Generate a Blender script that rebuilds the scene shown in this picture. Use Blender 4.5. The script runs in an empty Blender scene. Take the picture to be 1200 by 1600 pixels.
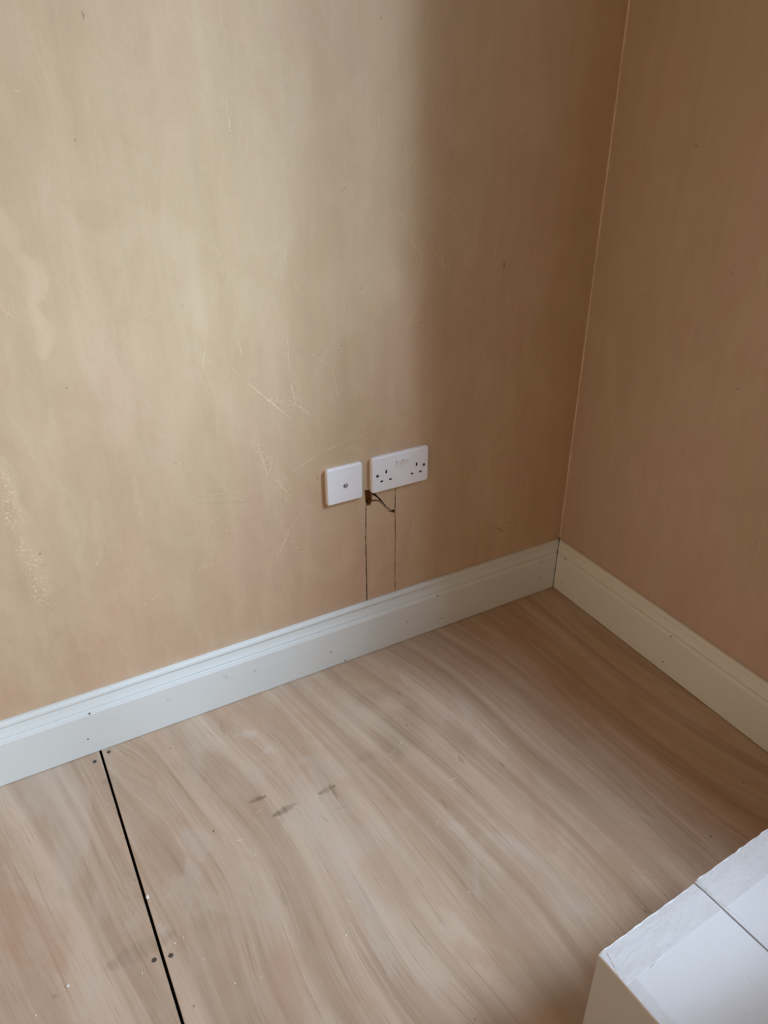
import bpy, bmesh, math, random
from mathutils import Vector, Matrix, Euler
random.seed(7)
S = bpy.context.scene
COL = S.collection

# ------------------------------------------------------------------ camera
CAM_LOC = Vector((-1.29032, -1.33660, 1.24827))
CAM_ROT = Euler((math.radians(60.45609), math.radians(0.17153), math.radians(-29.00862)), 'XYZ')
FPX = 1192.42
cd = bpy.data.cameras.new('camera'); cam = bpy.data.objects.new('camera', cd); COL.objects.link(cam)
cam.location = CAM_LOC; cam.rotation_euler = CAM_ROT
cd.sensor_fit = 'HORIZONTAL'; cd.sensor_width = 36; cd.lens = FPX*36/1200; cd.clip_start = 0.01
S.camera = cam

# ------------------------------------------------------------------ daylight and fill lamp
WY0, WY1, WZ0, WZ1, REV = -0.61, -2.30, 0.92, 2.25, 0.08     # window opening in the right wall
w = bpy.data.worlds.new('world'); S.world = w; w.use_nodes = True
bg = w.node_tree.nodes['Background']
bg.inputs['Color'].default_value = (0.64, 0.85, 1.08, 1); bg.inputs['Strength'].default_value = .75
# the bright strip of open sky between the houses outside, seen through the window
AZ = math.radians(44.0); DIST = 8.0
ld = bpy.data.lights.new('open_sky', 'AREA'); ld.shape = 'RECTANGLE'; ld.size = 3.0; ld.size_y = 12.0
ld.energy = 1620; ld.color = (.77, .95, 1.15)
lo_ = bpy.data.objects.new('open_sky', ld); COL.objects.link(lo_)
lo_.location = (DIST*math.cos(AZ), -.62-DIST*math.sin(AZ), 6.5)
lo_.rotation_euler = Vector((-math.cos(AZ), math.sin(AZ), -.75)).to_track_quat('-Z', 'Y').to_euler()
# added warm fill lamp, low at the far left, lifting the right wall
fd = bpy.data.lights.new('warm_fill_light', 'AREA'); fd.shape = 'RECTANGLE'; fd.size = 1.8; fd.size_y = .8
fd.energy = 6.6; fd.color = (1.0, .76, .52)
fo = bpy.data.objects.new('warm_fill_light', fd); COL.objects.link(fo)
fo.location = (-3.4, -1.7, .75); fo.rotation_euler = Vector((1, .12, -.02)).to_track_quat('-Z', 'Y').to_euler()
pd = bpy.data.lights.new('sky_portal', 'AREA'); pd.shape = 'RECTANGLE'; pd.size = WY0-WY1; pd.size_y = WZ1-WZ0
pd.cycles.is_portal = True
po = bpy.data.objects.new('sky_portal', pd); COL.objects.link(po)
po.location = (REV+.03, (WY0+WY1)/2, (WZ0+WZ1)/2)
po.rotation_euler = (math.radians(90), 0, math.radians(90))
S.view_settings.view_transform = 'Standard'; S.view_settings.look = 'None'
S.view_settings.gamma = 1; S.view_settings.use_curve_mapping = False
S.view_settings.exposure = 1.48
S.cycles.max_bounces = 10; S.cycles.diffuse_bounces = 7; S.cycles.caustics_reflective = False
S.cycles.sample_clamp_indirect = 6; S.cycles.adaptive_threshold = .02

# ------------------------------------------------------------------ pixel -> surface helpers (1200 x 1600 frame)
_M = CAM_ROT.to_matrix()
def ray(u, v): return _M @ Vector(((u-600)/FPX, -(v-800)/FPX, -1))
def onz(u, v, z=0.0): d = ray(u, v); return CAM_LOC + d*((z-CAM_LOC.z)/d.z)
def ony(u, v, y=0.0): d = ray(u, v); return CAM_LOC + d*((y-CAM_LOC.y)/d.y)
def onx(u, v, x=0.0): d = ray(u, v); return CAM_LOC + d*((x-CAM_LOC.x)/d.x)

# ------------------------------------------------------------------ node helpers
class NT:
    def __init__(s, tree): s.t = tree; s.n = tree.nodes; s.l = tree.links
    def link(s, a, b): s.l.new(a, b)
    def new(s, typ, **kw):
        nd = s.n.new(typ)
        for k, v in kw.items(): setattr(nd, k, v)
        return nd
    def put(s, sock, v):
        if hasattr(v, 'is_output'): s.link(v, sock)
        elif v is not None: sock.default_value = v
    def math(s, op, a, b=None, c=None, clamp=False):
        m = s.new('ShaderNodeMath', operation=op, use_clamp=clamp)
        s.put(m.inputs[0], a)
        if b is not None: s.put(m.inputs[1], b)
        if c is not None: s.put(m.inputs[2], c)
        return m.outputs[0]
    def vmath(s, op, a, b=None):
        m = s.new('ShaderNodeVectorMath', operation=op)
        s.put(m.inputs[0], a)
        if b is not None: s.put(m.inputs[1], b)
        return m.outputs['Value'] if op in ('DOT_PRODUCT', 'LENGTH', 'DISTANCE') else m.outputs[0]
    def scale(s, vec, xyz, off=(0, 0, 0)):
        m = s.new('ShaderNodeMapping'); s.put(m.inputs['Vector'], vec)
        m.inputs['Scale'].default_value = xyz; m.inputs['Location'].default_value = off
        return m.outputs[0]
    def noise(s, vec, scale, detail=4, rough=.55, dist=0.0):
        m = s.new('ShaderNodeTexNoise'); s.put(m.inputs['Vector'], vec)
        m.inputs['Scale'].default_value = scale; m.inputs['Detail'].default_value = detail
        m.inputs['Roughness'].default_value = rough; m.inputs['Distortion'].default_value = dist
        return m.outputs['Fac']
    def ramp(s, v, a, b, lo=0.0, hi=1.0, smooth=True):
        m = s.new('ShaderNodeMapRange'); m.interpolation_type = 'SMOOTHSTEP' if smooth else 'LINEAR'
        s.put(m.inputs['Value'], v)
        m.inputs['From Min'].default_value = a; m.inputs['From Max'].default_value = b
        m.inputs['To Min'].default_value = lo; m.inputs['To Max'].default_value = hi
        return m.outputs[0]
    def mix(s, f, a, b, mode='MIX'):
        m = s.new('ShaderNodeMix', data_type='RGBA', blend_type=mode)
        s.put(m.inputs[0], f)
        for i, v in ((6, a), (7, b)):
            if hasattr(v, 'is_output'): s.link(v, m.inputs[i])
            else: m.inputs[i].default_value = (*v, 1)
        return m.outputs[2]

def seg_group():
    g = bpy.data.node_groups.new('stroke', 'ShaderNodeTree')
    for nm, ty in (('P', 'NodeSocketVector'), ('A', 'NodeSocketVector'), ('D', 'NodeSocketVector'), ('InvLen2', 'NodeSocketFloat'),
                   ('Width', 'NodeSocketFloat'), ('Strength', 'NodeSocketFloat'), ('Prev', 'NodeSocketFloat')):
        g.interface.new_socket(nm, in_out='INPUT', socket_type=ty)
    g.interface.new_socket('Out', in_out='OUTPUT', socket_type='NodeSocketFloat')
    k = NT(g); i = k.new('NodeGroupInput'); o = k.new('NodeGroupOutput')
    # the tiny term makes each stroke wait for the one before it, which keeps the shader's working memory small
    w3 = k.new('ShaderNodeCombineXYZ'); k.link(k.math('MULTIPLY', i.outputs['Prev'], 1e-7), w3.inputs[0])
    pa = k.vmath('SUBTRACT', k.vmath('ADD', i.outputs['P'], w3.outputs[0]), i.outputs['A'])
    t = k.math('MULTIPLY', k.vmath('DOT_PRODUCT', pa, i.outputs['D']), i.outputs['InvLen2'], clamp=True)
    m = k.new('ShaderNodeVectorMath', operation='SCALE'); k.link(i.outputs['D'], m.inputs[0]); k.link(t, m.inputs['Scale'])
    d = k.vmath('LENGTH', k.vmath('SUBTRACT', pa, m.outputs[0]))
    # tapers to both ends, soft edge
    tt = k.math('MULTIPLY', k.math('SUBTRACT', t, .5), 2.0)
    taper = k.math('SUBTRACT', 1.0, k.math('MULTIPLY', k.math('MULTIPLY', tt, tt), .6))
    q = k.math('DIVIDE', d, k.math('MULTIPLY', i.outputs['Width'], taper))
    f = k.math('SUBTRACT', 1.0, k.math('MULTIPLY', q, q), clamp=True)
    r = k.math('MAXIMUM', i.outputs['Prev'], k.math('MULTIPLY', f, i.outputs['Strength']))
    k.link(r, o.inputs[0])
    return g
SEG = seg_group()

CELL = None      # (axis, lo, hi, axis, lo, hi): a material made for one tile of a surface carries only the marks that reach that tile
def strokes(k, P, lst, start=None):
    prev = None
    for a, b, wd, st in lst:
        if CELL and any(max(a[ax], b[ax])+wd+.028 < lo or min(a[ax], b[ax])-wd-.028 > hi for ax, lo, hi in CELL): continue
        d = b-a
        if d.length < 1e-5: d = Vector((1e-4, 1e-4, 1e-4))
        n = k.new('ShaderNodeGroup', node_tree=SEG)
        k.link(P, n.inputs['P']); n.inputs['A'].default_value = a; n.inputs['D'].default_value = d
        n.inputs['InvLen2'].default_value = 1/d.length_squared
        n.inputs['Width'].default_value = wd; n.inputs['Strength'].default_value = st
        if prev is not None: k.link(prev, n.inputs['Prev'])
        elif start is not None: k.link(start, n.inputs['Prev'])
        prev = n.outputs[0]
    return prev if prev is not None else 0.0

ALB = .92       # overall reflectance of plaster, boards and paint
def mat(name):
    m = bpy.data.materials.new(name); m.use_nodes = True
    k = NT(m.node_tree); return m, k, k.n['Principled BSDF']
def bump(k, bsdf, h, strength=.3, dist=.002):
    b = k.new('ShaderNodeBump'); b.inputs['Strength'].default_value = strength; b.inputs['Distance'].default_value = dist
    k.put(b.inputs['Height'], h); k.link(b.outputs[0], bsdf.inputs['Normal'])
def plain(name, col, rough=.5, nscale=0, namt=.06, metal=0.0, spec=None):
    m, k, b = mat(name); col = tuple(v*ALB for v in col)
    b.inputs['Roughness'].default_value = rough; b.inputs['Metallic'].default_value = metal
    if spec is not None: b.inputs['Specular IOR Level'].default_value = spec
    if nscale:
        g = k.new('ShaderNodeNewGeometry')
        n = k.noise(g.outputs['Position'], nscale, 4)
        k.link(k.mix(n, tuple(c*(1-namt) for c in col), tuple(min(1, c*(1+namt)) for c in col)), b.inputs['Base Color'])
    else: b.inputs['Base Color'].default_value = (*col, 1)
    return m

# ------------------------------------------------------------------ bare plaster
def px_strokes(conv, lst): return [(conv(a, b), conv(c, d), wmm*.001, st) for a, b, c, d, wmm, st in lst]

def plaster(name, conv, light, dark, soft, base, pink, pale, axis, crumbs=None, PINKZ=.80):
    m, k, b = mat(name)
    pos = k.new('ShaderNodeNewGeometry').outputs['Position']
    n1 = k.noise(k.scale(pos, (1, 1, .55)), 3.2, 4, .55, .4)
    n2 = k.noise(k.scale(pos, (1, 1, .35), (3, 7, 1)), 5.0, 5, .6, .8)
    n3 = k.noise(k.scale(pos, (1, 1, .10), (1, 2, 5)), 26, 5, .6, .3)      # trowel streaks
    n4 = k.noise(k.scale(pos, (1, 1, .6), (9, 2, 5)), 11, 6, .65, 1.2)
    fine = k.noise(pos, 420, 3, .7)
    sz = k.new('ShaderNodeSeparateXYZ'); k.link(pos, sz.inputs[0])
    pk = k.math('ADD', n1, k.math('MULTIPLY', k.math('SUBTRACT', PINKZ, sz.outputs['Z']), .16))    # pinker low down
    c = k.mix(k.ramp(pk, .40, .66), base, pink)
    c = k.mix(k.math('MULTIPLY', k.ramp(n2, .50, .72), .55), c, pale)
    n5 = k.noise(k.scale(pos, (1, 1, .07), (5, 2, 3)), 75, 4, .65, .2)      # fine vertical drag lines
    n6 = k.noise(pos, 70, 5, .7)
    c = k.mix(k.ramp(n3, .42, .72, 0, .28), c, tuple(v*.80 for v in base))
    c = k.mix(k.ramp(n3, .46, .26, 0, .30), c, pale)
    c = k.mix(k.ramp(n4, .42, .70, 0, .35), c, pale)
    c = k.mix(k.ramp(n4, .46, .28, 0, .30), c, tuple(v*.84 for v in pink))
    c = k.mix(k.ramp(n5, .50, .75, 0, .15), c, pale)
    c = k.mix(k.ramp(n6, .52, .75, 0, .22), c, tuple(v*.75 for v in base))
    c = k.mix(k.math('MULTIPLY', k.ramp(fine, .35, .75), .16), c, tuple(v*.6 for v in base))
    # crumbly scratches and patches at their places
    wob = k.new('ShaderNodeTexNoise'); wob.inputs['Scale'].default_value = 160; wob.inputs['Detail'].default_value = 2
    k.link(pos, wob.inputs['Vector'])
    off = k.new('ShaderNodeVectorMath', operation='SCALE'); off.inputs['Scale'].default_value = .006
    k.link(k.vmath('SUBTRACT', wob.outputs['Color'], (.5, .5, .5)), off.inputs[0])
    P = k.vmath('ADD', pos, off.outputs[0])
    wob2 = k.new('ShaderNodeTexNoise'); wob2.inputs['Scale'].default_value = 22; wob2.inputs['Detail'].default_value = 4
    k.link(pos, wob2.inputs['Vector'])
    off2 = k.new('ShaderNodeVectorMath', operation='SCALE'); off2.inputs['Scale'].default_value = .05
    k.link(k.vmath('SUBTRACT', wob2.outputs['Color'], (.5, .5, .5)), off2.inputs[0])
    P2 = k.vmath('ADD', pos, off2.outputs[0])
    crum = k.ramp(k.noise(pos, 330, 4, .75), .44, .54)
    spk = k.ramp(k.noise(k.scale(pos, (1.25, 1.25, .8)), 190, 4, .7, .6), .53, .60)
    sf = strokes(k, P2, px_strokes(conv, soft)) if soft else 0.0
    c = k.mix(k.math('MULTIPLY', sf, k.ramp(n5, .25, .6, .6, 1)), c, pale)
    if crumbs:
        cr = k.math('MULTIPLY', strokes(k, P2, px_strokes(conv, crumbs), k.math('MULTIPLY', sf, 1e-5) if hasattr(sf, 'is_output') else None), spk)
        c = k.mix(cr, c, tuple(min(1, v*1.22) for v in pale))
    lt = strokes(k, P, px_strokes(conv, [(a_, b_, c_, d_, w_*.8, s_) for a_, b_, c_, d_, w_, s_ in light])) if light else 0.0
    ltm = k.math('MULTIPLY', lt, crum)
    c = k.mix(ltm, c, tuple(min(1, v*1.25) for v in pale))
    dk = strokes(k, P if name != 'x' else pos, px_strokes(conv, dark)) if dark else 0.0
    c = k.mix(dk, c, (.10, .055, .025))
    # scattered pinholes
    vo = k.new('ShaderNodeTexVoronoi'); vo.inputs['Scale'].default_value = 14; k.link(pos, vo.inputs['Vector'])
    c = k.mix(k.math('MULTIPLY', k.ramp(vo.outputs['Distance'], .012, .028, 1, 0), .55), c, (.12, .07, .04))
    k.link(k.mix(1.0, c, (ALB, ALB, ALB), 'MULTIPLY'), b.inputs['Base Color'])
    b.inputs['Roughness'].default_value = .62; b.inputs['Specular IOR Level'].default_value = .35
    h = k.math('ADD', k.math('MULTIPLY', n4, .8), k.math('ADD', k.math('MULTIPLY', fine, .10), k.math('MULTIPLY', ltm, .35)))
    bump(k, b, h, .35, .003)
    return m

# (u1,v1,u2,v2, half width mm, strength): worn marks read off the photograph, laid on the wall itself
L_LIGHT = [(386,598,452,652,3.0,.9),(449,520,452,590,2.6,.5),(452,590,462,632,3.0,.75),(462,632,485,648,2.4,.8),(520,575,530,632,1.6,.9),
 (486,552,520,575,2.2,.5),(405,700,418,745,4.0,.6),(428,748,455,775,2.2,.9),(455,738,500,708,2.2,.7),(500,708,542,688,2.0,.75),
 (452,832,432,872,2.4,.95),(445,838,470,800,2.2,.5),(300,893,335,880,1.8,1.0),(220,950,262,918,1.5,.85),(466,780,492,795,1.6,.6),
 (372,530,378,560,2.2,.6),(320,540,316,575,2.6,.55),(360,575,386,598,2.2,.4),(590,180,592,200,2.0,.5),
 (460,437,464,456,1.3,.9),(428,425,433,436,1.6,.7),(447,385,445,415,2.6,.45),(387,215,385,240,1.6,.45),(357,185,360,205,2.8,.65),
 (352,150,355,185,2.0,.3),(735,288,733,340,1.0,.7),(747,300,743,408,1.6,.6),(616,323,636,342,1.6,.7),(700,256,726,284,1.4,.55),
 (890,220,902,281,.9,.65),(640,370,660,400,2.8,.5),(680,350,695,430,2.6,.35),(676,390,700,425,2.4,.45),(670,170,690,184,1.6,.4),
 (536,460,540,500,1.2,.5),(752,500,746,520,1.0,.5),(640,640,668,625,1.2,.35),(602,640,640,655,1.4,.25),(595,575,600,600,1.4,.35),
 (640,792,690,800,1.0,.3),(535,600,560,620,2.0,.35),(15,142,35,143,1.6,.7),(28,112,34,118,1.6,.7),(2,485,18,492,1.2,.8),(18,470,22,490,1.2,.7),
 (60,1075,100,1068,1.0,.6),(318,775,380,768,2.4,.30),(322,822,352,800,1.8,.45),(610,700,640,690,1.2,.2),(802,850,808,858,2.4,.6),(855,215,872,236,1.2,.4)]
L_DARK = [(116,208,121,236,.8,.9),(128,18,131,30,1.4,.8),(787,408,789,424,1.6,.8),(785,404,786,430,.8,.6),(706,238,703,255,.8,.6),
 (825,204,825,210,1.2,.8),(694,508,694,520,1.0,.7),(530,300,545,290,.9,.45),(576,440,582,420,1.0,.35),(577,362,584,350,.8,.5),
 (776,825,786,830,5.5,.30),(793,815,798,818,3.5,.30),(674,810,675,814,1.1,.7),(679,884,680,893,1.3,.5),(808,779,818,781,.9,.5),
 (433,632,435,635,1.4,1.0),(637,770,638,772,1.4,1.0),(655,505,661,503,1.6,.4),(104,605,106,606,1.6,.8),(62,865,64,866,2.0,.8),(284,476,286,477,1.3,.9),
 (229,499,230,500,1.0,.7),(316,658,317,659,1.0,.7),(340,851,342,852,1.2,.8),(358,834,360,835,1.2,.8),(274,722,276,725,1.2,.7),(206,915,207,916,1.2,.7),
 (129,763,130,764,1.2,.7),(153,900,154,902,2.0,.35),(545,885,556,893,.8,.3),(496,745,496,750,1.2,.5),(300,787,400,784,3.0,.10),(763,540,790,560,30,.05)]
L_SOFT = [(40,400,60,470,26,.55),(55,470,75,560,20,.6),(0,720,30,790,20,.65),(30,790,60,880,20,.65),(60,880,80,940,18,.65),(0,330,30,420,18,.4),
 (75,640,95,760,14,.35),(95,760,120,860,14,.40),(120,860,140,930,16,.45),(150,780,158,880,14,.35),(205,740,228,830,9,.35),(0,930,60,990,40,.35),
 (120,500,200,640,40,.22),(200,330,300,420,60,.25),(260,380,330,520,50,.22),(330,600,400,700,40,.22),(320,680,350,760,28,.30),(400,560,440,760,30,.18),
 (0,1000,90,1090,14,.30),(40,960,120,1080,8,.35),(110,960,160,1060,9,.30),(190,1000,208,1060,9,.35),(380,230,440,430,50,.15),(470,860,480,930,8,.30),
 (480,860,520,845,7,.25),(520,845,540,860,7,.22),(300,960,322,1020,8,.28),(620,430,640,640,40,.20),(560,600,600,660,30,.18),(150,80,220,200,60,.15),
 (640,420,645,640,6,.25),(430,120,445,170,12,.20),(540,705,570,700,14,.22),(650,640,800,500,60,.10)]
L_CRUMBS = [(-5,735,30,830,22,.9),(30,830,75,960,22,.85),(386,598,480,645,12,.55),(395,690,455,785,26,.45),(450,520,465,640,10,.45),(425,790,475,870,14,.45),
 (640,250,700,330,40,.25),(700,300,740,420,22,.35),(660,340,700,420,26,.22),(740,500,760,600,20,.15),(140,850,160,890,10,.4),(60,920,90,960,14,.4),(540,480,560,640,14,.2),
 (560,680,600,700,12,.3),(310,540,330,600,12,.3),(360,600,400,620,20,.25),(600,640,640,660,26,.2),(300,790,420,760,14,.25),(600,730,640,780,22,.15)]
R_LIGHT = [(1199,795,1178,890,2.0,.55),(1180,880,1170,905,2.0,.4),(1165,812,1168,815,1.6,.7),(985,450,1015,452,3,.35),(900,780,893,810,1.4,.4),(1118,710,1130,725,1.6,.35)]
R_DARK = [(1140,424,1143,428,1.8,.7),(1149,608,1155,607,1.4,.6),(1086,228,1091,229,1.8,.6),(975,682,978,679,1.0,.5),(981,722,983,719,1.2,.6),
 (1065,711,1068,709,1.1,.6),(1093,670,1099,668,1.1,.5),(1195,702,1197,700,1.4,.6),(1144,762,1147,760,1.4,.4),(1150,782,1154,778,1.4,.4),(967,828,970,826,1.6,.35),(1078,669,1082,672,1.0,.4)]
R_SOFT = [(1140,560,1200,400,24,.5),(1150,640,1190,600,26,.35),(950,450,960,700,22,.3),(1060,300,1080,500,18,.2),(1000,560,990,700,22,.15),(1160,880,1190,1000,14,.25)]

def tiles(make, ax0, cuts0, ax1, cuts1):
    global CELL
    out = []; e0 = [-99]+cuts0+[99]; e1 = [-99]+cuts1+[99]
    for i in range(len(e0)-1):
        for j in range(len(e1)-1):
            CELL = ((ax0, e0[i], e0[i+1]), (ax1, e1[j], e1[j+1])); out.append(make())
    CELL = None
    return out
def split_tiles(bm, ax0, cuts0, ax1, cuts1, ok):
    for ax, cuts in ((ax0, cuts0), (ax1, cuts1)):
        for c in cuts:
            no = [0, 0, 0]; no[ax] = 1; co = [0, 0, 0]; co[ax] = c
            bmesh.ops.bisect_plane(bm, geom=bm.verts[:]+bm.edges[:]+bm.faces[:], plane_co=co, plane_no=no, dist=1e-6)
    bm.normal_update()
    n1 = len(cuts1)+1; bm.faces.ensure_lookup_table()
    for f in bm.faces:
        if ok(f):
            c = f.calc_center_median()
            f.material_index = sum(c[ax0] > q for q in cuts0)*n1 + sum(c[ax1] > q for q in cuts1)
WX, WZ = [-1.25,-1.1,-.98,-.86,-.75,-.64,-.5,-.3], [.3,.45,.6,.75,.9,1.1]
RY, RZ = [-.6,-.4,-.2], [.3,.6,.9]
FX, FY = [-1.2577,-1.15,-1.0,-.9,-.75,-.55], [-.65,-.5,-.38,-.25,-.12]
ML = tiles(lambda: plaster('bare_plaster_left', lambda u, v: ony(u, v), L_LIGHT, L_DARK, L_SOFT,
    (.60,.46,.295), (.635,.45,.315), (.71,.57,.40), 'X', crumbs=L_CRUMBS), 0, WX, 2, WZ)
MR = tiles(lambda: plaster('bare_plaster_right', lambda u, v: onx(u, v), R_LIGHT, R_DARK, R_SOFT,
    (.54,.43,.30), (.60,.42,.345), (.60,.50,.375), 'Y'), 1, RY, 2, RZ)
M_other = plaster('bare_plaster_plain', None, None, None, None, (.62,.44,.27), (.64,.44,.28), (.66,.52,.34), 'X')
M_core = plain('broken_plaster_core', (.34,.19,.085), .9, 90, .35)
M_ceil = plain('bare_ceiling_plaster', (.66,.52,.36), .8, 6, .03)

# ------------------------------------------------------------------ painted skirting
def skirt_mat(name, conv, marks, tone):
    m, k, b = mat(name)
    pos = k.new('ShaderNodeNewGeometry').outputs['Position']
    n = k.noise(pos, 9, 4, .6); f = k.noise(pos, 260, 3, .6)
    c = k.mix(n, tuple(v*.95 for v in tone), tone)
    c = k.mix(k.math('MULTIPLY', k.ramp(f, .5, .8), .12), c, (.6,.58,.52))
    off = k.new('ShaderNodeVectorMath', operation='SCALE'); off.inputs['Scale'].default_value = .012
    wn = k.new('ShaderNodeTexNoise'); wn.inputs['Scale'].default_value = 110; k.link(pos, wn.inputs['Vector'])
    k.link(k.vmath('SUBTRACT', wn.outputs['Color'], (.5,.5,.5)), off.inputs[0])
    P = k.vmath('ADD', pos, off.outputs[0])
    if marks: c = k.mix(strokes(k, P, px_strokes(conv, marks)), c, (.30,.24,.17))
    k.link(k.mix(1.0, c, (ALB, ALB, ALB), 'MULTIPLY'), b.inputs['Base Color'])
    b.inputs['Roughness'].default_value = .45
    bump(k, b, f, .06, .001)
    return m
M_skl = skirt_mat('skirting_paint_left_skylit', lambda u, v: ony(u, v, -.018),
    [(260,1093,268,1092,2.0,.95),(345,1052,358,1060,3.0,.35),(358,1060,370,1060,2.0,.25),(396,1047,401,1051,2.6,.5),(635,975,638,966,2.2,.55),(199,1051,201,1052,1.6,.6),(20,1200,60,1190,1,.1),(372,1026,374,1027,2,.3)], (.78,.85,.87))  # cooler than the right board: bluish daylight put into the paint tone
M_skr = skirt_mat('skirting_paint_right', lambda u, v: onx(u, v, -.018),
    [(1165,1130,1168,1136,2.0,.3),(1194,1152,1196,1153,1.6,.6),(1170,1105,1190,1118,.8,.25)], (.80,.82,.80))  # same paint, toned warmer for the board on the shaded side

# ------------------------------------------------------------------ plywood
def ply():
    m, k, b = mat('plywood_face')
    pos = k.new('ShaderNodeNewGeometry').outputs['Position']
    sp = k.new('ShaderNodeSeparateXYZ'); k.link(pos, sp.inputs[0])
    left = k.math('LESS_THAN', sp.outputs['X'], -1.2575)
    cmb = k.new('ShaderNodeCombineXYZ'); k.link(k.math('MULTIPLY', left, 3.7), cmb.inputs[2])
    p0 = k.vmath('ADD', pos, cmb.outputs[0])
    # slow bend of the veneer figure: long lines that swing a little and close into cathedral arches
    bend = k.noise(k.scale(p0, (1.6, .75, 1)), 1.15, 1, .4)
    bend2 = k.noise(k.scale(p0, (6, .9, 1)), 1.0, 2, .5)
    px = k.math('ADD', k.math('ADD', sp.outputs['X'], k.math('MULTIPLY', sp.outputs['Y'], .12)), k.math('ADD', k.math('MULTIPLY', bend, .36), k.math('MULTIPLY', bend2, .06)))
    def figure(ky):
        f_ = k.new('ShaderNodeCombineXYZ'); k.link(px, f_.inputs[0]); k.link(k.math('MULTIPLY', sp.outputs['Y'], ky), f_.inputs[1]); k.link(k.math('MULTIPLY', left, 3.7), f_.inputs[2])
        return f_.outputs[0]
    g1 = k.noise(figure(.03), 24, 4, .6)         # broad bands
    g2 = k.noise(figure(.016), 120, 4, .68)      # long grain lines
    pores = k.noise(figure(.022), 420, 3, .6)    # short open pores
    big = k.noise(k.scale(p0, (1, .7, 1)), 3.4, 4, .6, .6)
    med = k.noise(k.scale(p0, (1, .5, 1), (4, 3, 0)), 12, 5, .65, .6)
    c = k.mix(k.ramp(g1, .32, .68), (.46,.34,.245), (.66,.525,.415))
    c = k.mix(k.ramp(med, .45, .75, 0, .45), c, (.50,.33,.225))
    c = k.mix(k.ramp(g2, .52, .72, 0, .55), c, (.36,.245,.16))
    c = k.mix(k.ramp(g2, .44, .24, 0, .40), c, (.68,.56,.43))
    c = k.mix(k.ramp(pores, .55, .72, 0, .42), c, (.30,.19,.115))
    patchy = k.noise(k.scale(p0, (1, .45, 1), (2, 8, 0)), 7, 4, .6, .8)
    c = k.mix(k.ramp(patchy, .51, .66, 0, .52), c, (.50,.325,.22))
    c = k.mix(k.ramp(patchy, .46, .32, 0, .34), c, (.64,.57,.50))
    c = k.mix(k.ramp(big, .45, .70, 0, .40), c, (.56,.47,.37))
    # browner heartwood figure here and there over every sheet
    c = k.mix(k.math('MULTIPLY', k.ramp(k.noise(figure(.10), 5, 3, .5), .50, .70), .40), c, k.mix(g1, (.36,.235,.13), (.46,.32,.185)))
    # ragged dust, smudges and a broad browner patch mid-sheet
    wn = k.new('ShaderNodeTexNoise'); wn.inputs['Scale'].default_value = 30; wn.inputs['Detail'].default_value = 5; k.link(pos, wn.inputs['Vector'])
    off = k.new('ShaderNodeVectorMath', operation='SCALE'); off.inputs['Scale'].default_value = .05
    k.link(k.vmath('SUBTRACT', wn.outputs['Color'], (.5,.5,.5)), off.inputs[0])
    P2 = k.vmath('ADD', pos, off.outputs[0])
    off1 = k.new('ShaderNodeVectorMath', operation='SCALE'); off1.inputs['Scale'].default_value = .014
    k.link(k.vmath('SUBTRACT', wn.outputs['Color'], (.5,.5,.5)), off1.inputs[0])
    P1 = k.vmath('ADD', pos, off1.outputs[0])
    fz = lambda u, v: onz(u, v)
    dust = [(375,1150,400,1145,16,.40),(415,1175,430,1165,14,.40),(290,1290,320,1340,34,.28),(600,1290,640,1270,30,.18),(700,1295,720,1290,22,.40),(480,1190,540,1210,40,.22),
            (700,1120,710,1115,26,.22),(60,1400,70,1500,40,.15),(200,1440,215,1450,18,.40),(255,1455,262,1460,14,.35),(540,1330,600,1290,40,.18),(350,1240,420,1200,60,.16),
            (610,1500,615,1530,18,.30),(600,1475,602,1480,12,.35),(480,1330,520,1360,30,.15),(190,1500,210,1505,24,.25),(290,1340,310,1375,18,.3)]
    soft = k.math('MULTIPLY', strokes(k, P2, px_strokes(fz, dust)), k.ramp(med, .35, .62, .15, .8))
    c = k.mix(soft, c, (.68,.65,.63))
    brown_marks = [(392,1253,415,1243,8,.80),(428,1275,462,1255,9,.80),(500,1240,524,1228,10,.75),(515,1225,528,1250,5,.5),(500,1275,515,1285,4,.35),(170,1510,270,1460,22,.30),
            (610,1180,640,1110,75,.34),(560,1100,600,1080,40,.22),(700,1130,740,1180,40,.20),(690,1250,700,1262,6,.45),(715,1180,725,1195,7,.45),(620,1080,626,1085,6,.5),(600,1108,635,1128,5,.30),(780,1192,790,1198,5,.4),
            (520,1265,545,1258,4,.25),(440,1395,450,1415,7,.25),(560,1190,640,1150,24,.20),(90,1385,98,1405,7,.35),(85,1555,88,1560,6,.35),(160,1225,175,1215,10,.25),(345,1130,350,1150,8,.25)]
    c = k.mix(k.math('MULTIPLY', strokes(k, P1, px_strokes(fz, brown_marks)), k.ramp(g2, .35, .6, .45, 1)), c, (.22,.165,.11))
    scr = [(598,1183,612,1180,1.0,.8),(612,1180,622,1165,1.0,.7),(622,1165,632,1150,1.0,.7),(712,1170,714,1185,1.2,.5),(603,1268,620,1290,.8,.7),(680,1290,690,1275,1.2,.7),
           (718,1385,745,1400,.7,.9),(540,1325,548,1335,.8,.6),(365,1314,383,1312,1.2,.8),(400,1271,410,1266,1.0,.6),(540,1405,555,1410,1.0,.5),(700,1220,715,1216,2.0,.5),
           (205,1425,212,1430,1.0,.7),(565,1312,570,1310,1.0,.6),(600,1365,610,1385,.8,.4)]
    c = k.mix(strokes(k, P1, px_strokes(fz, scr)), c, (.82,.76,.66))
    # dark flecks along the grain
    vo = k.new('ShaderNodeTexVoronoi'); vo.inputs['Scale'].default_value = 16; k.link(k.scale(p0, (1, .55, 1)), vo.inputs['Vector'])
    c = k.mix(k.ramp(vo.outputs['Distance'], .014, .04, .75, 0), c, (.13,.075,.04))
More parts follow.
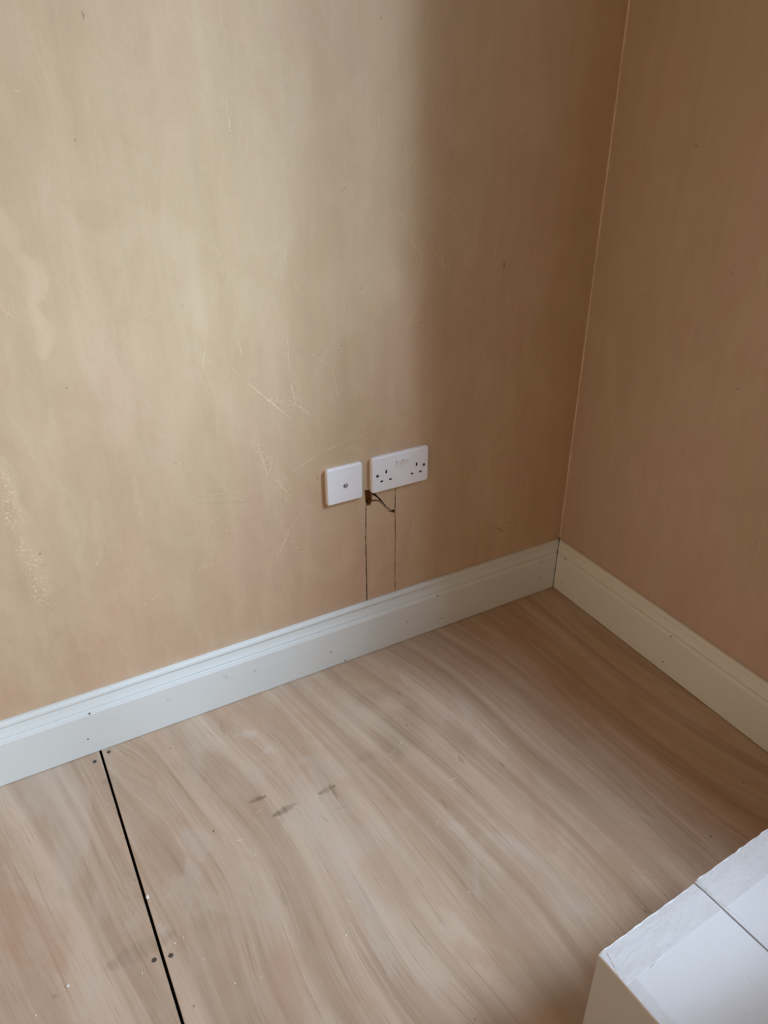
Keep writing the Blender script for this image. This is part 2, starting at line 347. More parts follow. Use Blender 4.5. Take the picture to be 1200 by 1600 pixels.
    k.link(k.mix(1.0, c, (ALB, ALB, ALB), 'MULTIPLY'), b.inputs['Base Color'])
    k.link(k.ramp(g2, .3, .7, .50, .66), b.inputs['Roughness']); b.inputs['Specular IOR Level'].default_value = .35
    bump(k, b, k.math('ADD', g2, k.math('MULTIPLY', pores, .5)), .18, .0008)
    return m
MP = tiles(ply, 0, FX, 1, FY)
M_plyedge = plain('plywood_edge', (.16,.10,.06), .9, 200, .3)
M_void = plain('dark_joist_void', (.012,.010,.008), .95)
M_white = plain('white_moulded_plastic', (.90,.93,.98), .28, 30, .015)
M_hole = plain('socket_hole_shade', (.02,.018,.016), .6)  # near-black hole bottoms and walls: the shade inside is painted in
M_screw = plain('dull_plated_screw', (.22,.20,.17), .42, 0, 0, .85)
M_nail = plain('nail_hole_dark', (.05,.035,.025), .8)
M_metal = plain('nickel_coax', (.42,.40,.37), .3, 0, 0, .95)
M_crumb = plain('white_plaster_crumb', (.82,.80,.76), .85, 300, .1)
M_upvc = plain('white_upvc', (.8,.8,.8), .35, 12, .02)

# ------------------------------------------------------------------ mesh helpers
def link(name, bm, m, parent=None, smooth=False, mats=None):
    me = bpy.data.meshes.new(name); bmesh.ops.recalc_face_normals(bm, faces=bm.faces) if not getattr(bm, 'tag_keep', False) else None
    bm.to_mesh(me); bm.free()
    for mm in (mats or [m]): me.materials.append(mm)
    o = bpy.data.objects.new(name, me); COL.objects.link(o)
    if parent is not None: o.parent = parent
    if smooth:
        for p in me.polygons: p.use_smooth = True
    return o
def box(bm, lo, hi, mi=0):
    lo, hi = Vector(lo), Vector(hi)
    r = bmesh.ops.create_cube(bm, size=1)
    for v in r['verts']: v.co = Vector([(lo[i]+hi[i])/2+v.co[i]*(hi[i]-lo[i]) for i in range(3)])
    for f in {f for v in r['verts'] for f in v.link_faces}: f.material_index = mi
    return r['verts']
def bevel(bm, off, seg=2, edges=None):
    bmesh.ops.bevel(bm, geom=edges or list(bm.edges), offset=off, segments=seg, affect='EDGES', profile=.5)
def empty(name, loc=(0, 0, 0)):
    o = bpy.data.objects.new(name, None); COL.objects.link(o); o.location = loc; o.empty_display_size = .05; return o
def tag(o, label, cat, group=None):
    o['label'] = label; o['category'] = cat
    if group: o['group'] = group
    return o
def structure(o, label):
    o['kind'] = 'structure'; o['label'] = label; return o
def jag(pts, step=.006, amp=.0007, rnd=random):
    out = []
    for i in range(len(pts)-1):
        a, b = Vector(pts[i]), Vector(pts[i+1]); n = max(1, int((b-a).length/step)); d = (b-a).normalized(); nn = Vector((-d.y, d.x))
        for j in range(n):
            t = (j + (rnd.uniform(-.3, .3) if 0 < j else 0))/n
            out.append(a.lerp(b, t) + (nn*rnd.uniform(-amp, amp) if j else Vector((0, 0))))
    out.append(Vector(pts[-1])); return out

# ------------------------------------------------------------------ wall_left, with the filled cable chase under the sockets
XL, YB, ZC = -3.6, -3.4, 2.45
rc = random.Random(3)
crackL = jag([(-.6016,.10),(-.6016,.165),(-.6012,.258),(-.6022,.30),(-.6008,.346),(-.5998,.396),(-.5985,.4145)], .005, .0007, rc)
hole = [Vector(q) for q in [(-.6003,.428),(-.6012,.4525),(-.5960,.4515),(-.5900,.4500),(-.5847,.4510)]]
top = [Vector(q) for q in [(-.5840,.468),(-.522,.468)]]
crackR = jag([(-.5216,.46),(-.5219,.433),(-.5215,.40),(-.5224,.375),(-.5210,.345),(-.5202,.31),(-.5212,.27),(-.5218,.22),(-.5214,.157),(-.5214,.10)], .005, .0007, rc)
loop = crackL + hole + top + crackR
bm = bmesh.new()
def vloop(pts, y): return [bm.verts.new((p[0], y, p[1])) for p in pts]
outer = vloop([(XL,-.02),(0,-.02),(0,ZC),(XL,ZC)], 0)
inner = vloop(loop, 0)
ed = [bm.edges.new((a[i], a[(i+1) % len(a)])) for a in (outer, inner) for i in range(len(a))]
bmesh.ops.triangle_fill(bm, use_beauty=True, use_dissolve=False, edges=ed)
back = vloop(loop, .016)
for i in range(len(inner)):
    j = (i+1) % len(inner); f = bm.faces.new((inner[i], inner[j], back[j], back[i])); f.material_index = 1
f = bm.faces.new(back); f.material_index = 1
ob = vloop([(XL,-.02),(0,-.02),(0,ZC),(XL,ZC)], .12)
for i in range(4):
    j = (i+1) % 4; bm.faces.new((outer[i], outer[j], ob[j], ob[i]))
bm.faces.new(ob)
for f in bm.faces: f.material_index = len(ML) if f.material_index == 1 else 0
split_tiles(bm, 0, WX, 2, WZ, lambda f: f.material_index != len(ML))
wall_left = structure(link('wall_left', bm, None, mats=ML+[M_core]), 'bare pink plaster wall with sockets and a cracked cable chase')
def patch(name, pts, y0=.0, y1=.0150, parent=wall_left):
    bm = bmesh.new()
    a = [bm.verts.new((p[0], y0, p[1])) for p in pts]; b_ = [bm.verts.new((p[0], y1, p[1])) for p in pts]
    bm.faces.new(a)
    for i in range(len(pts)):
        j = (i+1) % len(pts); f = bm.faces.new((a[i], a[j], b_[j], b_[i])); f.material_index = 1
    bm.faces.new(b_)
    bmesh.ops.triangulate(bm, faces=bm.faces[:])
    for f in bm.faces: f.material_index = len(ML) if f.material_index == 1 else 0
    split_tiles(bm, 0, WX, 2, WZ, lambda f: f.material_index != len(ML))
    return link(name, bm, None, parent, mats=ML+[M_core])
rp = random.Random(11)
pl = jag([(-.5998,.10),(-.5999,.165),(-.5995,.258),(-.6003,.30),(-.5988,.346),(-.5982,.392),(-.5973,.4085)], .005, .0009, rp)
ptop = jag([(-.5965,.4110),(-.5925,.4125),(-.5895,.4100),(-.5865,.4130),(-.5830,.4180),(-.5770,.4178),(-.5653,.4140),(-.5560,.4030),(-.5480,.3905),(-.5380,.3790),(-.5245,.3735)], .004, .0006, rp)
pr = jag([(-.5238,.372),(-.5229,.345),(-.5225,.31),(-.5235,.27),(-.5235,.22),(-.5229,.157),(-.5229,.10)], .005, .0007, rp)
patch('plaster_patch', pl+ptop+pr, .0)
patch('plaster_patch', jag([(-.5836,.466),(-.5836,.4440),(-.5775,.4395),(-.5690,.4290),(-.5600,.4190),(-.5540,.4080),(-.5450,.3950),(-.5350,.3850),(-.5252,.3812),(-.5238,.40),(-.5234,.433),(-.5230,.466)], .005, .0005, rp), .0)
patch('plaster_sliver', jag([(-.5815,.4365),(-.5740,.4290),(-.5650,.4195),(-.5560,.4075),(-.5470,.3945),(-.5400,.3870),(-.5300,.3800),(-.5390,.3820),(-.5460,.3885),(-.5545,.4035),(-.5640,.4165),(-.5740,.4205),(-.5825,.4215)], .005, .0004, rp), .0015)
patch('plaster_sliver', [(-.5222,.335),(-.5213,.300),(-.5221,.262),(-.5216,.22),(-.5221,.22),(-.5227,.262),(-.5219,.300)], .0006)

# ------------------------------------------------------------------ wall_right with the window opening, other walls, ceiling
bm = bmesh.new()
box(bm, (0,WY0,-.02), (.28,0.12,ZC)); box(bm, (0,YB,-.02), (.28,WY1,ZC))
box(bm, (0,WY1,-.02), (.28,WY0,WZ0)); box(bm, (0,WY1,WZ1), (.28,WY0,ZC))
split_tiles(bm, 1, RY, 2, RZ, lambda f: True)
wall_right = structure(link('wall_right', bm, None, mats=MR), 'bare pink plaster wall to the right of the corner')
M_bead = plain('skim_bead_highlight', (.74,.60,.46), .7, 60, .12)
bm = bmesh.new(); rb = random.Random(9); zz = [.10+i*.047 for i in range(51)]; prev = None      # skim coat bead down the corner, its highlight painted as a paler colour
for z in zz:
    z = min(z, ZC-.001); w_ = .0021+rb.uniform(-.0007, .0006)
    cur = [bm.verts.new(c) for c in ((0, -.0004, z), (-w_, -.0006, z), (-w_*.8, -w_*1.3, z), (0, -w_*1.7, z))]
    if prev:
        for i in range(4): bm.faces.new((prev[i], prev[(i+1) % 4], cur[(i+1) % 4], cur[i]))
    else: bm.faces.new(cur)
    prev = cur
bm.faces.new(prev)
link('corner_bead', bm, M_bead, wall_right)
bm = bmesh.new(); box(bm, (XL,YB-.12,-.02), (0.28,YB,ZC)); structure(link('wall_back', bm, M_other), 'bare plaster wall behind the viewer')
bm = bmesh.new(); box(bm, (XL-.12,YB-.12,-.02), (XL,.12,ZC)); structure(link('wall_side', bm, M_other), 'bare plaster wall opposite the window')
bm = bmesh.new(); box(bm, (XL-.12,YB-.12,ZC), (.28,.12,ZC+.1)); structure(link('ceiling', bm, M_ceil), 'bare plaster ceiling')
# window
win = structure(empty('window_1', (REV, (WY0+WY1)/2, WZ0)), 'white framed window in the right wall'); oy, oz = (WY0+WY1)/2, WZ0
def wb(name, lo, hi, m=M_upvc):
    bm = bmesh.new(); box(bm, [lo[0]-REV, lo[1]-oy, lo[2]-oz], [hi[0]-REV, hi[1]-oy, hi[2]-oz]); bevel(bm, .004) if m is M_upvc else None
    return link(name, bm, m, win)
FR = .05
wb('window_frame', (REV,WY1,WZ0), (REV+.06,WY1+FR,WZ1)); wb('window_frame', (REV,WY0-FR,WZ0), (REV+.06,WY0,WZ1))
wb('window_frame', (REV,WY1+FR,WZ0), (REV+.06,WY0-FR,WZ0+FR)); wb('window_frame', (REV,WY1+FR,WZ1-FR), (REV+.06,WY0-FR,WZ1))
mg = bpy.data.materials.new('window_glass'); mg.use_nodes = True; k = NT(mg.node_tree); k.n.clear()
o_ = k.new('ShaderNodeOutputMaterial'); mx = k.new('ShaderNodeMixShader'); mx.inputs[0].default_value = .06
tr = k.new('ShaderNodeBsdfTransparent'); gl = k.new('ShaderNodeBsdfGlossy'); gl.inputs['Roughness'].default_value = 0.0
k.link(tr.outputs[0], mx.inputs[1]); k.link(gl.outputs[0], mx.inputs[2]); k.link(mx.outputs[0], o_.inputs[0])
MULL = [-.93, -1.62]
ys = [WY0-FR] + [c for m_ in MULL for c in (m_+.03, m_-.03)] + [WY1+FR]
for m_ in MULL: wb('window_mullion', (REV,m_-.03,WZ0+FR), (REV+.06,m_+.03,WZ1-FR))
for i in range(0, len(ys), 2): wb('window_pane', (REV+.025,ys[i+1],WZ0+FR), (REV+.031,ys[i],WZ1-FR), mg)

# ------------------------------------------------------------------ floor: sub-floor void and plywood sheets
bm = bmesh.new(); box(bm, (XL-.12,YB-.12,-.10), (.28,.12,-.018))
floor = structure(link('floor', bm, M_void), 'boarded floor of pale plywood sheets')
def sheet(x0, x1, y0, y1):
    bm = bmesh.new(); box(bm, (x0,y0,-.018), (x1,y1,0))
    for f in bm.faces: f.material_index = 0 if f.normal.z > .5 else 1
    tope = [e for e in bm.edges if all(v.co.z > -.001 for v in e.verts)]
    bevel(bm, .0006, 1, tope)
    for f in bm.faces: f.material_index = 0 if f.normal.z > .3 else len(MP)
    split_tiles(bm, 0, FX, 1, FY, lambda f: f.material_index != len(MP))
    return link('plywood_sheet', bm, None, floor, mats=MP+[M_plyedge])
sheet(-1.2553, -.0160, -2.44, -.0160)
s2 = sheet(-2.4700, -1.2602, -2.44, -.0160)
sheet(-1.2553, -.0160, YB, -2.444); sheet(-2.4700, -1.2602, YB, -2.444); sheet(XL, -2.4745, YB, -.0160)
def disc(name, x, y, z, r, h, axis, m, parent, n=14):
    bm = bmesh.new()
    bmesh.ops.create_cone(bm, cap_ends=True, segments=n, radius1=r, radius2=r*.9, depth=h)
    R_ = {'z': Matrix.Identity(3), 'y': Matrix.Rotation(math.radians(90), 3, 'X'), 'x': Matrix.Rotation(math.radians(-90), 3, 'Y')}[axis]
    for v in bm.verts: v.co = R_ @ v.co + Vector((x, y, z))
    return link(name, bm, m, parent)
M_fscrew = plain('dull_floor_screw', (.10,.085,.07), .55, 300, .3, .4)
for u, v in ((170,1175),(148,1190),(241,1500),(267,1493)):
    p = onz(u, v); disc('screw', p.x, p.y, .0002, .0042, .0012, 'z', M_fscrew, floor)

# ------------------------------------------------------------------ skirting boards
H, T = .1493, .018
prof = [(T,0.0),(T,.1030),(T-.0006,.1042),(.0150,.1105),(.0142,.1118),(.0120,.1124),(.0118,.1136),(.0136,.1146),(.0140,.1156),
        (.0122,.1190),(.0102,.1240),(.0086,.1300),(.0076,.1345),(.0078,.1358),(.0098,.1364),(.0108,.1385),(.0107,.1420),(.0098,.1455),(.0080,.1480),(.0055,.1492),(0,.1493)]
def skirting(name, m, along, label):
    bm = bmesh.new(); rows = []
    for t, z in prof + [(0, 0)]:
        g = .0019
        if z > .14: z -= .001
        if along == 'x': a, b_ = (-t-g, -t-.0005, z+.0018), (XL, -t-.0005, z+.0018)
        else: a, b_ = (-t-.0005, -t-g, z+.0018), (-t-.0005, YB, z+.0018)
        rows.append((bm.verts.new(a), bm.verts.new(b_)))
    n = len(rows)
    for i in range(n):
        j = (i+1) % n; bm.faces.new((rows[i][0], rows[j][0], rows[j][1], rows[i][1]))
    bm.faces.new([r[0] for r in rows]); bm.faces.new([r[1] for r in rows])
    o = link(name, bm, m); return structure(o, label)
bl = skirting('baseboard_left', M_skl, 'x', 'white moulded skirting board running left under the sockets')
br = skirting('baseboard_right', M_skr, 'y', 'white moulded skirting board along the right wall')
M_joint = plain('open_joint_shadow', (.05,.035,.025), .95)  # dark strip in the mitre, painting in the shade of the gap
bm = bmesh.new(); rj = random.Random(4); L_, R_j = [], []
for t, z in prof:
    w_ = .0015+rj.uniform(-.0003, .0006) + (.0012 if .110 < z < .116 else 0); t2 = t-.0003
    L_.append(bm.verts.new((-t2-.0005-w_, -t2-.0005, z+.0018))); R_j.append(bm.verts.new((-t2-.0005, -t2-.0005-w_, z+.0018)))
for i in range(len(L_)-1): bm.faces.new((L_[i], R_j[i], R_j[i+1], L_[i+1]))
link('joint_shade_strip', bm, M_joint, bl)
for u, v in ((140,1115),(137.5,1155),(517,1019),(539,1032),(684,931),(690,966),(845,878),(843,902)):
    p = ony(u, v, -.0185); disc('nail_hole', p.x, -.01845, p.z, .0020, .0006, 'y', M_nail, bl, 8)
for u, v in ((883,873),(877,910),(1048,995),(1036,1034)):
    p = onx(u, v, -.0185); disc('nail_hole', -.01845, p.y, p.z, .0020, .0006, 'x', M_nail, br, 8)

# ------------------------------------------------------------------ socket plates
def rrect(x0, z0, x1, z1, r, n=6):
    out = []
    for cx, cz, a0 in ((x1-r, z1-r, 0), (x0+r, z1-r, 90), (x0+r, z0+r, 180), (x1-r, z0+r, 270)):
        for i in range(n+1):
            a = math.radians(a0+90*i/n); out.append((cx+r*math.cos(a), cz+r*math.sin(a)))
    return out
def circ(cx, cz, r, n=16): return [(cx+r*math.cos(2*math.pi*i/n), cz+r*math.sin(2*math.pi*i/n)) for i in range(n)]
def plate(parent, W_, H_, D_, holes, depth=.006):
    """rounded face plate with a soft edge and real holes, dark at their bottoms"""
    bm = bmesh.new(); rings = []
    for ins, y in ((.0006, 0), (0, -.0012), (0, -D_+.0035), (.0005, -D_+.0016), (.0016, -D_+.0004), (.0030, -D_)):
        rings.append([bm.verts.new((x, y, z)) for x, z in rrect(ins, ins, W_-ins, H_-ins, max(.0025, .0048-ins*.3))])
    for a, b_ in zip(rings, rings[1:]):
        for i in range(len(a)):
            j = (i+1) % len(a); bm.faces.new((a[i], a[j], b_[j], b_[i]))
    bm.faces.new(rings[0])
    loops = [rings[-1]]; hv = []
    for h in holes:
        l = [bm.verts.new((x, -D_, z)) for x, z in h]; hv.append(l); loops.append(l)
    ed = []
    for l in loops:
        for i in range(len(l)):
            e = bm.edges.get((l[i], l[(i+1) % len(l)])) or bm.edges.new((l[i], l[(i+1) % len(l)])); ed.append(e)
    bmesh.ops.triangle_fill(bm, use_beauty=True, edges=ed)
    for l in hv:
        b2 = [bm.verts.new((v.co.x, -D_+depth, v.co.z)) for v in l]
        for i in range(len(l)):
            j = (i+1) % len(l); f = bm.faces.new((l[i], l[j], b2[j], b2[i]))
            if max(v.co.x for v in l)-min(v.co.x for v in l) < .0085 : f.material_index = 1
        f = bm.faces.new(b2); f.material_index = 1
    o = link('face_plate', bm, M_white, parent, mats=[M_white, M_hole]); return o
XD, ZD, XS, ZS, DP = -.5881, .4435, -.6975, .4414, .0110
ds = tag(empty('double_socket', (XD, 0, ZD)), 'white double power socket with two rocker switches, right of the aerial outlet', 'socket')
def slot(cx, cz, w_, h_): return [(cx-w_/2, cz-h_/2), (cx+w_/2, cz-h_/2), (cx+w_/2, cz+h_/2), (cx-w_/2, cz+h_/2)]
hl = []
for cx in (.0355, .1140):
    hl += [slot(cx+.0005, .0475, .0040, .0080), slot(cx-.0111, .0265, .0066, .0040), slot(cx+.0111, .0265, .0066, .0040)]
for cx in (.0137, .1340): hl.append(circ(cx, .0418, .0036))
SW = [(.0615, .0475, .0755, .0700), (.0795, .0475, .0935, .0700)]
for x0, z0, x1, z1 in SW: hl.append([(x0, z0), (x1, z0), (x1, z1), (x0, z1)])
plate(ds, .146, .086, DP, hl)
for cx in (.0137, .1340):
    bm = bmesh.new(); bmesh.ops.create_cone(bm, cap_ends=True, segments=18, radius1=.0033, radius2=.0030, depth=.003)
    for v in bm.verts: v.co = Matrix.Rotation(math.radians(90), 3, 'X') @ v.co + Vector((cx, -DP+.0022, .0418))
    sc = link('screw', bm, M_screw, ds)
    bm = bmesh.new(); box(bm, (-.0028,-.0001,-.0004), (.0028,.0002,.0004))
    for v in bm.verts: v.co = Matrix.Rotation(.6, 3, 'Y') @ v.co + Vector((cx, -DP+.0006, .0418))
    link('screw_slot', bm, M_hole, sc)
for x0, z0, x1, z1 in SW:                                         # rocker: top edge pushed out, bottom in
    bm = bmesh.new(); g = .0004
    pr_ = [(-DP+.004, z0+g), (-DP-.0002, z0+g), (-DP-.0008, (z0+z1)/2-.002), (-DP-.0038, z1-g-.0012), (-DP-.0034, z1-g), (-DP+.004, z1-g)]
    a = [bm.verts.new((x0+g, y, z)) for y, z in pr_]; b_ = [bm.verts.new((x1-g, y, z)) for y, z in pr_]
    for i in range(len(pr_)):
        j = (i+1) % len(pr_); bm.faces.new((a[i], a[j], b_[j], b_[i]))
    bm.faces.new(a); bm.faces.new(b_)
    sw = link('rocker_switch', bm, M_white, ds)
    bm = bmesh.new(); box(bm, ((x0+x1)/2-.0016, -DP-.0033, z1-.0045), ((x0+x1)/2+.0016, -DP-.0028, z1-.0030))
    link('indicator_mark', bm, plain('faded_red_mark', (.45,.30,.27), .5), sw)

ts = tag(empty('aerial_socket', (XS, 0, ZS)), 'square white television aerial outlet left of the double power socket', 'socket')
plate(ts, .086, .086, DP, [circ(.0446, .0405, .0052, 24)], .004)
def lathe(name, pts, c, m, parent, n=24):
    bm = bmesh.new(); rings = []
    for r, y in pts: rings.append([bm.verts.new((c[0]+r*math.cos(2*math.pi*i/n), y, c[1]+r*math.sin(2*math.pi*i/n))) for i in range(n)])
    for a, b_ in zip(rings, rings[1:]):
        for i in range(n):
            j = (i+1) % n; bm.faces.new((a[i], a[j], b_[j], b_[i]))
    bm.faces.new(rings[-1]); bm.faces.new(rings[0])
    return link(name, bm, m, parent, smooth=False)
cx = lathe('coax_ring', [(.0048,-DP+.0035),(.0048,-DP-.0012),(.0041,-DP-.0016),(.0034,-DP-.0012),(.0034,-DP+.003)], (.0446,.0405), M_metal, ts)
lathe('coax_recess', [(.0033,-DP+.0035),(.0033,-DP+.0031)], (.0446,.0405), M_hole, cx)
lathe('coax_pin', [(.0021,-DP+.003),(.0021,-DP-.0008),(.0014,-DP-.0012)], (.0446,.0405), M_white, cx)
lathe('coax_bore', [(.0009,-DP-.0011),(.0008,-DP-.0014)], (.0446,.0405), M_hole, cx, 10)

# ------------------------------------------------------------------ white carton
BH = .22
def carton_mat(nm='glossy_white_carton', tone=.86, coat=.5):
    m, k, b = mat(nm)
    pos = k.new('ShaderNodeTexCoord').outputs['Object']
    n = k.noise(pos, 14, 5, .6, .5); f = k.noise(pos, 60, 4, .6)
    c = k.mix(n, (tone*.94,tone*.96,tone*1.0), (tone*.97,tone*.995,tone*1.05))
    c = k.mix(k.ramp(f, .62, .8, 0, .25), c, (.45,.43,.40))
    k.link(k.mix(1.0, c, (ALB, ALB, ALB), 'MULTIPLY'), b.inputs['Base Color'])
    b.inputs['Roughness'].default_value = .30
    b.inputs['Coat Weight'].default_value = coat; b.inputs['Coat Roughness'].default_value = .18
    bump(k, b, k.math('ADD', n, k.math('MULTIPLY', f, .25)), .35, .006)
    return m
M_box = carton_mat(); M_side = carton_mat('matt_carton_side_shade', .55, .1)  # side copy is darker: the shade of the sides is in its colour
def tape_mat():
    m, k, b = mat('clear_wrinkled_tape')
    pos = k.new('ShaderNodeTexCoord').outputs['Object']
    n = k.noise(k.scale(pos, (.4, 1.3, 1)), 30, 4, .6, 1.5); r = k.ramp(n, .47, .53)
    b.inputs['Base Color'].default_value = (1,1,1,1); b.inputs['Roughness'].default_value = .16
    b.inputs['Alpha'].default_value = .13
    bump(k, b, k.math('ADD', n, k.math('MULTIPLY', r, .4)), .9, .005)
    return m
M_tape = tape_mat()
pA, pK, pN = onz(935,1490,BH), onz(1085,1380,BH), onz(1035,1600,BH)
ex = (pK-pA).normalized(); ey = Vector((ex.y, -ex.x, 0))
halfw = (pK-pA).length; BL, BW = .40, 2*halfw
cart = tag(empty('cardboard_carton', (pA.x, pA.y, 0)), 'closed white glossy cardboard carton taped along its top edges, near the lower right', 'box')
cart.rotation_euler = (0, 0, math.atan2(ex.y, ex.x))
# local frame: x to the right along the far edge, -y towards the viewer
TH = .004
def pbox(name, lo, hi, m=M_side, bv=.0012, parent=cart, fn=None, cuts=0):
    bm = bmesh.new(); box(bm, lo, hi); bevel(bm, bv, 2)
    if cuts: bmesh.ops.subdivide_edges(bm, edges=bm.edges[:], cuts=cuts, use_grid_fill=True)
    if fn:
        for v in bm.verts: v.co = fn(v.co.copy())
    return link(name, bm, m, parent)
pbox('side_panel', (0,-BL,.0005), (TH,0,BH-TH-.0005)); pbox('side_panel', (BW-TH,-BL,.0005), (BW,0,BH-TH-.0005))
pbox('side_panel', (TH,-TH,.0005), (BW-TH,0,BH-TH-.0005)); pbox('side_panel', (TH,-BL,.0005), (BW-TH,-BL+TH,BH-TH-.0005))
pbox('base_panel', (TH,-BL+TH,.0005), (BW-TH,-TH,.004))
def flap(name, x0, x1, rise0, rise1, sag):
    """top flap as a gently bowed sheet with thickness"""
    bm = bmesh.new(); nx, ny = 14, 24; g = {}
    for s_ in (0, 1):
        for i in range(nx+1):
            for j in range(ny+1):
                fx, fy = i/nx, j/ny; x = x0+(x1-x0)*fx; y = -BL*fy
                z = BH-TH*(1-s_) + rise0*(1-fx)+rise1*fx - sag*math.sin(math.pi*fx)*math.sin(math.pi*min(1, fy*1.6+.1)*.9)
                rr = .003
                if s_:
                    e = min(abs(y), abs(y+BL)); z -= max(0, rr-e)*.5
                g[s_, i, j] = bm.verts.new((x, y, z))
    for i in range(nx):
        for j in range(ny):
            bm.faces.new((g[1,i,j], g[1,i+1,j], g[1,i+1,j+1], g[1,i,j+1])); bm.faces.new((g[0,i,j], g[0,i,j+1], g[0,i+1,j+1], g[0,i+1,j]))
    for i in range(nx):
        for j in (0, ny): bm.faces.new((g[0,i,j], g[0,i+1,j], g[1,i+1,j], g[1,i,j]))
    for j in range(ny):
        for i in (0, nx): bm.faces.new((g[0,i,j], g[0,i,j+1], g[1,i,j+1], g[1,i,j]))
    return link(name, bm, M_box, cart, smooth=False)
flap('top_flap', 0, halfw-.0012, 0, .0015, .001)
flap('top_flap', halfw+.0010, BW, .0030, .004, .001)
# clear tape folded over the far edge, the near corner and beside the seam
def tape(x0, x1, y0, y1, z, drop=None, w=.0003):
    bm = bmesh.new(); nx, ny = 16, 16; r = random.Random(int(abs(x0*9999))); g = {}
    for i in range(nx+1):
        for j in range(ny+1):
            x = x0+(x1-x0)*i/nx; y = y0+(y1-y0)*j/ny
            g[i, j] = bm.verts.new((x, y, z + r.uniform(0, .0007)))
    for i in range(nx):
        for j in range(ny): bm.faces.new((g[i,j], g[i+1,j], g[i+1,j+1], g[i,j+1]))
    bmesh.ops.solidify(bm, geom=bm.faces[:], thickness=w)
    return link('clear_tape', bm, M_tape, cart, smooth=True)
tape(.001, halfw-.003, -.048, -.001, BH+.0020)
tape(halfw+.003, BW-.001, -.050, -.001, BH+.0050)
tape(.001, .018, -.30, -.050, BH+.0012)
def strip_curl(name, pts, r, m):
    """lifted, curled edge of tape: a thin wavy ribbon along a path"""
    bm = bmesh.new(); prev = None
    for i, p in enumerate(pts):
        p = Vector(p); k_ = r*(.6+.4*math.sin(i*1.9)); cur = [bm.verts.new(p+Vector(q)) for q in ((0, k_, 0), (0, k_*.5, k_*.9), (0, -k_*.5, k_*1.0), (0, -k_, 0))]
        if prev:
            for a in range(4): bm.faces.new((prev[a], prev[(a+1) % 4], cur[(a+1) % 4], cur[a]))
        else: bm.faces.new(cur)
        prev = cur
    bm.faces.new(prev); return link(name, bm, m, cart, smooth=True)
M_curl = plain('tape_edge_glint', (.95,.97,1.0), .15)  # near-white ribbons: glints along the tape edges painted into their colour
rq = random.Random(21)
strip_curl('tape_edge', [(.002+.010*i, -.0006+rq.uniform(-.0006,.0007), BH-.0008+rq.uniform(-.0004,.0005)) for i in range(20)], .0016, M_curl)
strip_curl('tape_edge', [(halfw+.004+.009*i, -.0006+rq.uniform(-.0007,.0010), BH+.0024+rq.uniform(-.0004,.0006)) for i in range(20)], .0019, M_curl)
strip_curl('tape_edge', [(.0115-.0115*i/7, -.006-.030*i/7, BH+.0004) for i in range(8)], .0012, M_curl)
strip_curl('tape_edge', [(halfw+.003+.0006*i, -.012-.009*i, BH+.0036) for i in range(8)], .0011, M_curl)
# shallow creases pressed into the left flap by the folded sheet below
for a_, b_ in (((.157,-.036),(.045,-.050)), ((.157,-.036),(.150,-.084)), ((.030,-.012),(.075,-.022))):
    strip_curl('crease', [(a_[0]+(b_[0]-a_[0])*i/8, a_[1]+(b_[1]-a_[1])*i/8, BH+.0001) for i in range(9)], .0007, M_box)

# added unseen carton below the frame, there to shade the near part of the top
shade_carton = tag(empty('cardboard_carton', cart.matrix_basis @ Vector((.21, -.32, BH+.0065))), 'unseen brown carton added on the near half to shade the white one', 'box')
shade_carton.rotation_euler = cart.rotation_euler
M_kraft = plain('brown_kraft_board', (.42,.29,.17), .8, 40, .12)
def kbox(name, lo, hi): pbox(name, lo, hi, M_kraft, .001, shade_carton)
kbox('side_panel', (-.17,-.07,0), (-.167,.07,.24)); kbox('side_panel', (.167,-.07,0), (.17,.07,.24))
kbox('side_panel', (-.167,.067,0), (.167,.07,.24)); kbox('side_panel', (-.167,-.07,0), (.167,-.067,.24))
kbox('top_flap', (-.17,.001,.2405), (.17,.07,.2435)); kbox('top_flap', (-.17,-.07,.2405), (.17,-.001,.2435)); kbox('base_panel', (-.166,-.066,0), (.166,.066,.003))

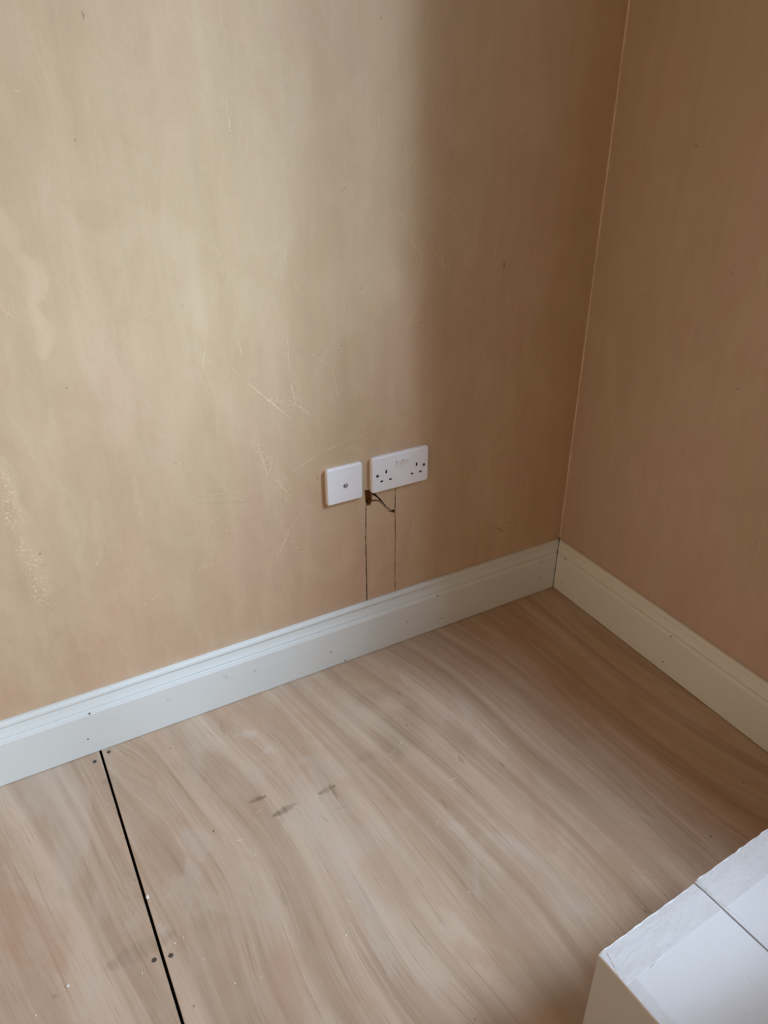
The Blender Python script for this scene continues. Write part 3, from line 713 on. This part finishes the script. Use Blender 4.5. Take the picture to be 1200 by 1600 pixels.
# ------------------------------------------------------------------ plaster crumbs and dust on the floor
def crumb(u, v, r, label, group=None, seed=0, m=M_crumb):
    rr = random.Random(seed); p = onz(u, v); bm = bmesh.new(); bmesh.ops.create_icosphere(bm, subdivisions=1, radius=r)
    sx, sy, sz = rr.uniform(.8,1.3), rr.uniform(.7,1.1), rr.uniform(.5,.8)
    for q in bm.verts: q.co = Vector((q.co.x*sx, q.co.y*sy, q.co.z*sz)) * rr.uniform(.75, 1.15)
    zmin = min(q.co.z for q in bm.verts)
    for q in bm.verts: q.co.z -= zmin
    o = link('plaster_crumb', bm, m); o.location = (p.x, p.y, .0001)
    return tag(o, label, 'crumb', group)
crumb(231,1403,.0042, 'largest white plaster crumb, lying at the dark gap between the floor sheets', seed=1)
crumb(106,1541,.0026, 'white plaster crumb on the narrow left floor sheet near the bottom edge', seed=2)
G_ = 'tiny plaster crumbs on the plywood'
for i, (u, v, r, lab) in enumerate([
    (273,1475,.0016, 'tiny white crumb just above the right-hand screw by the dark gap'),
    (286,1466,.0017, 'tiny white crumb a little right of the crumb above the screw'),
    (250,1445,.0013, 'tiny white crumb right beside the dark gap, above the screws'),
    (367,1537,.0016, 'tiny white crumb near the bottom edge, right of the gap, lower left of two'),
    (408,1528,.0013, 'tiny white crumb near the bottom edge, right of the gap, upper right of two'),
    (399,1336,.0016, 'tiny white crumb on open plywood below the dark smudges'),
    (541,1462,.0016, 'tiny white crumb at bottom centre of the large plywood sheet'),
    (222,1521,.0016, 'tiny white crumb just below the left-hand screw by the gap'),
    (78,1464,.0014, 'tiny white crumb on the left sheet, above the larger crumb'),
    (56,1588,.0018, 'tiny white crumb in the bottom left corner of the floor'),
    (169,1257,.0015, 'tiny white crumb on the left sheet close to the upper end of the gap'),
    (417,1245,.0013, 'tiny white crumb at the end of the left dark smudge'),
    (603,1366,.0012, 'tiny white crumb in the middle of the large plywood sheet'),
    (318,1499,.0012, 'tiny white crumb to the right of the floor screws')]):
    crumb(u, v, r, lab, G_, 20+i)
bm = bmesh.new(); rd = random.Random(5)
for i in range(260):
    x, y = rd.uniform(-1.6,-.45), rd.uniform(-1.0,-.05); r = rd.uniform(.0003,.0007)
    if abs(x+1.2577) < .005: continue
    rs = bmesh.ops.create_icosphere(bm, subdivisions=1, radius=r)
    for q in rs['verts']: q.co += Vector((x, y, r*.9))
dust = link('plaster_dust', bm, M_crumb); dust['kind'] = 'stuff'; tag(dust, 'fine specks of white plaster dust over the plywood floor', 'dust')
